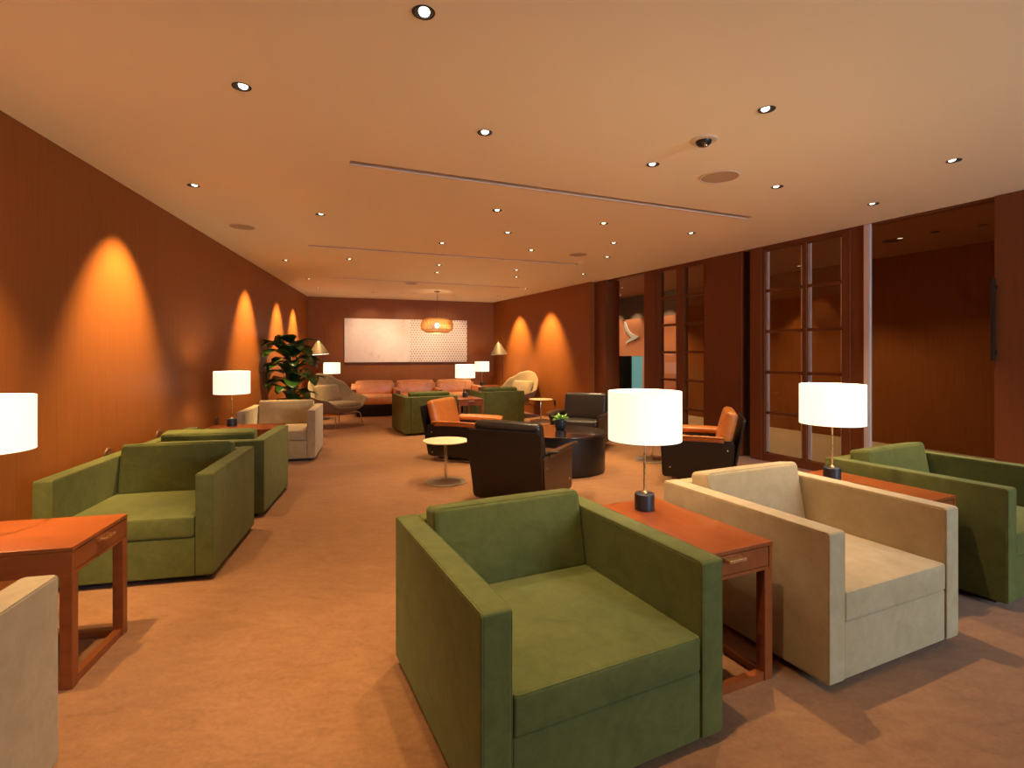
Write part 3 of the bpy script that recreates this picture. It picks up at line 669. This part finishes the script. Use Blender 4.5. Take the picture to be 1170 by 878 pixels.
# ------------------------------------------------------------ round pedestal tables
def make_pedestal(label):
    t = thing('pedestal_table', label, 'side table', group='round metal pedestal tables')
    bm = B(); lathe(bm, [(0, 0.444), (0.247, 0.444), (0.25, 0.446), (0.25, 0.454), (0.247, 0.456), (0, 0.456)], n=64); to_obj('tabletop', bm, M['champagne'], t)
    bm = B(); tube(bm, [(0, 0, 0.01), (0, 0, 0.444)], 0.016, 20); to_obj('stem', bm, M['chrome'], t)
    bm = B(); lathe(bm, [(0, 0.0), (0.218, 0.0), (0.22, 0.003), (0.22, 0.008), (0.217, 0.011), (0, 0.012)], n=64); to_obj('foot_disc', bm, M['foot'], t)
    return t
pt = make_pedestal('round champagne metal pedestal table left of the black chair seen from behind'); pt.location = (-0.72, 5.71, 0)
dup(pt, (1.83, 6.88, 0), 0, 'round pedestal table mostly hidden behind the biggest lampshade and orange chair')
dup(pt, (0.60, 10.95, 0), 0, 'round pedestal table by the right wooden wall beside the shell chair')
dup(pt, (-3.18, 8.02, 0), 0, 'round pedestal table peeking out behind the farther tan armchair')

# ------------------------------------------------------------ wide curved shell chairs in wool
def cerp(keys, x):
    for (a_, va), (b_, vb) in zip(keys, keys[1:]):
        if x <= b_:
            u = (x-a_)/(b_-a_); u = u*u*(3-2*u); return va+(vb-va)*u
    return keys[-1][1]
def make_womb(label):
    t = thing('curved_shell_chair', label, 'easy chair', group='oatmeal curved shell chairs')
    zk = [(0, 0.385), (35, 0.40), (62, 0.55), (95, 0.60), (130, 0.86), (155, 0.98), (180, 1.02)]
    rk = [(0, 0.43), (35, 0.50), (62, 0.58), (95, 0.54), (130, 0.50), (155, 0.47), (180, 0.47)]
    bm = B(); N, K = 56, 12; rings = []
    for k in range(K+1):
        u = k/K; ring = []
        for i in range(N):
            ph = 360*i/N; f = ph if ph <= 180 else 360-ph
            zr, rr = cerp(zk, f), cerp(rk, f)
            rad = rr*(u**0.75); z = 0.27+(zr-0.27)*(u**2.4)
            if k == 0: rad = 0.001
            a_ = R(ph)-math.pi/2
            ring.append(bm.verts.new((rad*math.cos(a_)*1.02, rad*math.sin(a_)+0.02, z)))
        rings.append(ring)
    for a_, b_ in zip(rings, rings[1:]):
        for i in range(N): bm.faces.new((a_[i], a_[(i+1) % N], b_[(i+1) % N], b_[i]))
    bmesh.ops.remove_doubles(bm, verts=bm.verts, dist=0.003)
    o = to_obj('shell', bm, M['fabric'], t, True, False); so = o.modifiers.new('thick', 'SOLIDIFY'); so.thickness = 0.030; so.offset = 1; sb = o.modifiers.new('sub', 'SUBSURF'); sb.levels = 1; sb.render_levels = 1
    bm = B(); softbox(bm, (0, -0.08, 0.40), (0.60, 0.58, 0.12), 0.055, (0, 0, 0.02), n=8, seg=4); to_obj('seat_cushion', bm, M['fabric'], t)
    bm = B(); softbox(bm, (0, 0.27, 0.60), (0.56, 0.13, 0.38), 0.06, (0, 0.02, 0), n=8, seg=4, mtx=Matrix.Rotation(R(-20), 3, 'X')); to_obj('back_cushion', bm, M['fabric'], t)
    for sx in (-1, 1):
        for sy in (-1, 1):
            bm = B(); tube(bm, [(sx*0.20, sy*0.20, 0.285), (sx*0.30, sy*0.30, 0.24), (sx*0.36, sy*0.34, 0.0)], [0.009, 0.009, 0.007], 8); to_obj('leg', bm, M['ring'] if sy > 0 else M['brass'], t)
    bm = B(); tube(bm, [(-0.30, 0.30, 0.24), (0.30, 0.30, 0.24)], 0.007, 8); tube(bm, [(-0.30, -0.30, 0.24), (0.30, -0.30, 0.24)], 0.007, 8); to_obj('crossbar', bm, M['ring'], t)
    return t
wb = make_womb('oatmeal curved shell chair left of the orange sofa, behind the tan armchair'); wb.location = (-3.42, 10.28, 0); wb.rotation_euler.z = R(60)
dup(wb, (0.05, 11.90, 0), -42, 'oatmeal curved shell chair by the right wall, behind a green armchair')

# ------------------------------------------------------------ long leather sofa
SAZ = 18.0; SL, SDp = 2.95, 0.90
sd = Vector((math.cos(R(SAZ)), math.sin(R(SAZ)))); sn = Vector((-sd.y, sd.x)); so_ = Vector((-3.50, 11.45)); sc = so_+sd*SL/2+sn*SDp/2
t = thing('long_leather_sofa', 'long orange leather sofa with three seats along the back wall below the artwork', 'sofa', (sc.x, sc.y, 0), SAZ)
AT = 0.10; sw = (SL-4*AT)/3
for k in range(4):
    x = -SL/2+AT/2+k*(sw+AT); ah = 0.64 if k in (0, 3) else 0.60
    bm = B(); softbox(bm, (x, -0.02, (ah+0.16)/2), (AT, SDp-0.06, ah-0.16), 0.03, (0, 0, 0.006), n=5, seg=4); o = to_obj('arm', bm, M['sofa'], t)
    bm = B(); softbox(bm, (x, -SDp/2+0.012, (ah+0.16)/2-0.01), (AT-0.01, 0.02, ah-0.19), 0.006); to_obj('arm_front', bm, M['cherry'], o)
for k in range(3):
    x = -SL/2+AT+sw/2+k*(sw+AT)
    bm = B(); softbox(bm, (x, -0.08, 0.37), (sw-0.01, SDp-0.22, 0.20), 0.055, (0, 0.01, 0.02), n=8, seg=5); to_obj('seat_cushion', bm, M['sofa'], t)
    bm = B(); softbox(bm, (x, SDp/2-0.15, 0.60), (sw-0.01+(0.06 if k == 1 else 0.03), 0.17, 0.34), 0.07, (0, 0.02, 0.012), n=8, seg=5, mtx=Matrix.Rotation(R(-7), 3, 'X')); to_obj('back_cushion', bm, M['sofa'], t)
bm = B(); softbox(bm, (0, SDp/2-0.03, 0.43), (SL-0.02, 0.06, 0.54), 0.02, n=3); to_obj('back_frame', bm, M['sofa'], t)
bm = B(); box(bm, -SL/2+0.02, SL/2-0.02, -SDp/2+0.06, SDp/2-0.06, 0.20, 0.275); to_obj('seat_frame', bm, M['plinth'], t, False)
bm = B(); box(bm, -SL/2+0.12, SL/2-0.12, -SDp/2+0.16, SDp/2-0.10, 0.0, 0.205); to_obj('plinth', bm, M['plinth'], t, False)

# ------------------------------------------------------------ artwork on the back wall
bd = (CR-CL).normalized(); bn = Vector((-bd.y, bd.x))
def on_back(px, off=0.0):
    k = (px-CX)/F_PX; c0 = CL-bn*off; Y = bn.dot(c0)/(bn.x*k+bn.y); return Vector((k*Y, Y))
A1, A2 = on_back(393.5, 0.05), on_back(533.3, 0.05)
az_ = CAM_H+(HOR-364.5)*A1.y/F_PX; ab_ = CAM_H-(415-HOR)*A1.y/F_PX; az2 = CAM_H+(HOR-366)*A2.y/F_PX; ab2 = CAM_H-(413-HOR)*A2.y/F_PX
at, ab = (az_+az2)/2, (ab_+ab2)/2; mid = (A1+A2)/2; AL = (A2-A1).length
t = thing('wall_artwork', 'wide pale pink relief artwork with a dotted right half on the back wall', 'artwork', (mid.x, mid.y, (at+ab)/2), math.degrees(math.atan2(bd.y, bd.x)))
bm = B(); softbox(bm, (0, 0, 0), (AL, 0.04, at-ab), 0.003); to_obj('relief_panel', bm, M['art'], t)
bm = B(); box(bm, -AL/2+0.03, AL/2-0.03, 0.020, 0.048, -(at-ab)/2+0.03, (at-ab)/2-0.03); to_obj('mounting_frame', bm, M['plinth'], t, False)
for k, f in enumerate((0.2, 0.5, 0.8)):                                   # picture spots, part of the ceiling fittings' row
    p = A1+(A2-A1)*f-bn*1.35
    tt = thing('picture_downlight', ['left picture light in front of the artwork', 'middle picture light in front of the artwork', 'right picture light in front of the artwork'][k], 'ceiling light', (p.x, p.y, ZC), 0, 'picture lights by the back wall')
    bm = B(); lathe(bm, [(0.02, -0.001), (0.03, -0.003), (0.034, -0.001)], n=20); to_obj('trim_ring', bm, M['ring'], tt)
    q = A1+(A2-A1)*f
    spot('picture_lamp', (p.x, p.y, ZC-0.01), (q.x, q.y, 1.60), 105, 36, 1.0, col=(1, 0.78, 0.52), parent=tt)

# ------------------------------------------------------------ pendant
px_, py_ = ceil_pt(499.5, 333)
t = thing('woven_pendant', 'round ribbed rattan pendant lamp hanging before the artwork', 'pendant lamp', (px_, py_, ZC))
zc = 2.035-ZC
bm = B(); tube(bm, [(0, 0, 0), (0, 0, zc+0.14)], 0.004, 8); to_obj('cord', bm, M['black'], t)
bm = B(); lathe(bm, [(0, 0), (0.06, 0), (0.06, -0.02), (0, -0.024)], n=28); to_obj('canopy', bm, M['ring'], t)
bm = B(); prof = [(0.12, 0.155), (0.24, 0.15), (0.33, 0.11), (0.362, 0.0), (0.34, -0.10), (0.25, -0.155), (0.13, -0.165)]
for k in range(64):
    a_ = 2*math.pi*k/64; pts = [(r_*math.cos(a_), r_*math.sin(a_), zc+z_) for r_, z_ in prof]; w = Vector((-math.sin(a_), math.cos(a_), 0))*0.0105; nn = Vector((math.cos(a_), math.sin(a_), 0))*0.003
    L_ = [[bm.verts.new(Vector(p)+s1*w+s2*nn) for s1, s2 in ((-1, -1), (1, -1), (1, 1), (-1, 1))] for p in pts]
    for x_, y_ in zip(L_, L_[1:]):
        for j in range(4): bm.faces.new((x_[j], x_[(j+1) % 4], y_[(j+1) % 4], y_[j]))
for r_, z_ in prof[::2]+[prof[1], prof[-2]]:
    pts = [(r_*math.cos(2*math.pi*i/48), r_*math.sin(2*math.pi*i/48), zc+z_) for i in range(49)]; tube(bm, pts, 0.006, 6, False)
to_obj('rib_shade', bm, M['rattan'], t, False)
bm = B(); lathe(bm, [(0, -0.05), (0.035, -0.035), (0.045, 0), (0.03, 0.04), (0, 0.05)], (0, 0, zc), 24); to_obj('bulb', bm, M['bulb'], t)
l = bpy.data.lights.new('pendant_light', 'POINT'); l.energy = 14; l.color = WARM; l.shadow_soft_size = 0.06; q = bpy.data.objects.new('pendant_light', l); q.location = (0, 0, zc-0.08); q.parent = t; COL.objects.link(q)

# ------------------------------------------------------------ cone floor lamps
M['cone'] = mat_plain('brushed nickel cone', (0.12, 0.09, 0.065), 0.5, 0.4)
M['cone_in'] = mat_plain('lit cone inside', (0.9, 0.85, 0.75), 0.6, emit=(1.0, 0.86, 0.62), es=2.0)
def make_floor_lamp(label):
    t = thing('cone_floor_lamp', label, 'floor lamp', group='cone shaded floor lamps')
    bm = B(); lathe(bm, [(0, 0), (0.14, 0), (0.142, 0.012), (0.13, 0.018), (0, 0.02)], n=40); to_obj('foot', bm, M['black'], t)
    bm = B(); tube(bm, [(0, 0, 0.02), (0, 0, 1.40)], 0.008, 12); tube(bm, [(0, 0, 1.40), (-0.04, 0, 1.60), (-0.08, 0, 1.63)], 0.006, 8); to_obj('pole', bm, M['black'], t)
    mt = Matrix.Rotation(R(-4), 3, 'Y')
    bm = B(); lathe(bm, [(0.205, 0), (0.20, 0.012), (0.06, 0.25), (0.035, 0.275), (0.016, 0.29), (0.012, 0.335), (0, 0.337)], (-0.08, 0, 1.385), 48, mt); c = to_obj('cone_shade', bm, M['cone'], t)
    bm = B(); lathe(bm, [(0.204, 0.001), (0.198, 0.006), (0.03, 0.20), (0, 0.21)], (-0.08, 0, 1.383), 48, mt); to_obj('inner_reflector', bm, M['cone_in'], c)
    return t
fl = make_floor_lamp('cone shaded floor lamp in the back right corner behind the shell chair'); fl.location = (-0.235, 12.80, 0)
dup(fl, (-4.05, 11.25, 0), 0, 'cone shaded floor lamp at left, half hidden by the plant')
for x_, y_ in ((-0.315, 12.8), (-4.13, 11.25)):
    spot('floor_lamp_light', (x_, y_, 1.50), (x_, y_, 0), 12, 62, 0.5)

# ------------------------------------------------------------ tall plant
random.seed(11)
t = thing('tall_leafy_plant', 'tall dark green broad leaved potted plant by the left wall', 'potted plant', (-3.74, 8.90, 0))
bm = B(); lathe(bm, [(0, 0), (0.15, 0), (0.17, 0.02), (0.20, 0.36), (0.21, 0.38), (0.195, 0.38), (0.185, 0.34), (0, 0.33)], n=40); to_obj('pot', bm, M['terracotta'], t)
bm = B(); lathe(bm, [(0, 0.345), (0.187, 0.342)], n=24); to_obj('soil', bm, M['soil'], t)
bl, bs = B(), B()
LEAVES = []
for k in range(58):
    a_ = k*2.399+random.uniform(-.3, .3); q = k/57
    zt = 0.48+1.12*q**0.85+random.uniform(-0.07, 0.07); rad = 0.04+0.13*(1-abs(q-0.6))*random.uniform(0.2, 1.0)
    tip = Vector((rad*math.cos(a_), rad*math.sin(a_), zt)); base = Vector((0.05*math.cos(a_), 0.05*math.sin(a_), 0.34))
    mid_ = (base+tip)/2+Vector((0, 0, 0.05))-Vector((math.cos(a_), math.sin(a_), 0))*rad*0.25
    pts = [base*(1-u)**2+mid_*2*u*(1-u)+tip*u*u for u in [i/6 for i in range(7)]]; tube(bs, pts, [0.012, 0.011, 0.010, 0.008, 0.007, 0.006, 0.004], 6)
    sz = random.uniform(0.85, 1.15)*(0.8 if q < 0.25 else 1.0)
    leaf(bl, tip, a_, R(random.uniform(15, 60) if q > 0.75 else random.uniform(-5, 50)), 0.46*sz, 0.15*sz, R(random.uniform(40, 125)), 10, random.uniform(0.05, 0.3), 0.10)
LIM = Vector((LWD.y, -LWD.x)).dot(LW0)+0.03
for vv in bl.verts:                                                       # leaves bend along the wall instead of crossing it
    w_ = Vector((vv.co.x-3.74, vv.co.y+8.90)); dd = Vector((LWD.y, -LWD.x)).dot(w_)
    if dd < LIM: vv.co.x += (LIM-dd)*LWD.y; vv.co.y -= (LIM-dd)*LWD.x
leaf_obj('foliage', bl, M['leaf'], t, 0.002); to_obj('stem', bs, M['stem'], t, True, False)
bm = B(); tube(bm, [(0.09, -0.06, 0.33), (0.10, -0.05, 0.8), (0.11, -0.06, 1.05)], 0.018, 8); tube(bm, [(0.11, -0.06, 0.7), (0.14, -0.07, 1.0), (0.16, -0.06, 1.18)], 0.014, 8); to_obj('stake', bm, M['stake'], t)

# ------------------------------------------------------------ wall sockets
def wall_disc(px, py, label):
    k = (px-CX)/F_PX; wn_ = Vector((LWD.y, -LWD.x)); Y = wn_.dot(LW0)/(wn_.x*k+wn_.y); z = CAM_H-(py-HOR)*Y/F_PX
    t = thing('wall_socket', label, 'wall socket', (k*Y, Y, z), math.degrees(math.atan2(LWD.y, LWD.x)), 'round wall sockets')
    mt = Matrix.Rotation(R(90), 3, 'X')
    bm = B(); lathe(bm, [(0.065, 0.0), (0.065, 0.010), (0.056, 0.016), (0, 0.016)], n=28, mtx=mt); to_obj('cover', bm, M['socket'], t)
    bm = B(); lathe(bm, [(0.030, 0.016), (0.030, 0.018), (0, 0.0185)], n=20, mtx=mt); to_obj('insert', bm, M['wall_dark'], t)
wall_disc(123, 521, 'round brown wall socket above the arm of the nearer green armchair'); wall_disc(181, 499, 'round brown wall socket beside the back to back green armchairs'); wall_disc(247.5, 482, 'round brown wall socket left of the lamp near the plant')
k = (634-CX)/F_PX; rn = Vector((-rd.y, rd.x)); Y = rn.dot(CR)/(rn.x*k+rn.y)
bm = B(); softbox(bm, (0, -0.008, 0), (0.05, 0.016, 0.10), 0.004); o = tag(to_obj('outlet_plate', bm, M['black']), 'small black outlet plate low on the right wooden wall', 'outlet'); o.location = (k*Y, Y, CAM_H-(460-HOR)*Y/F_PX); o.rotation_euler.z = math.atan2(rd.y, rd.x)
bpy.context.view_layer.update()
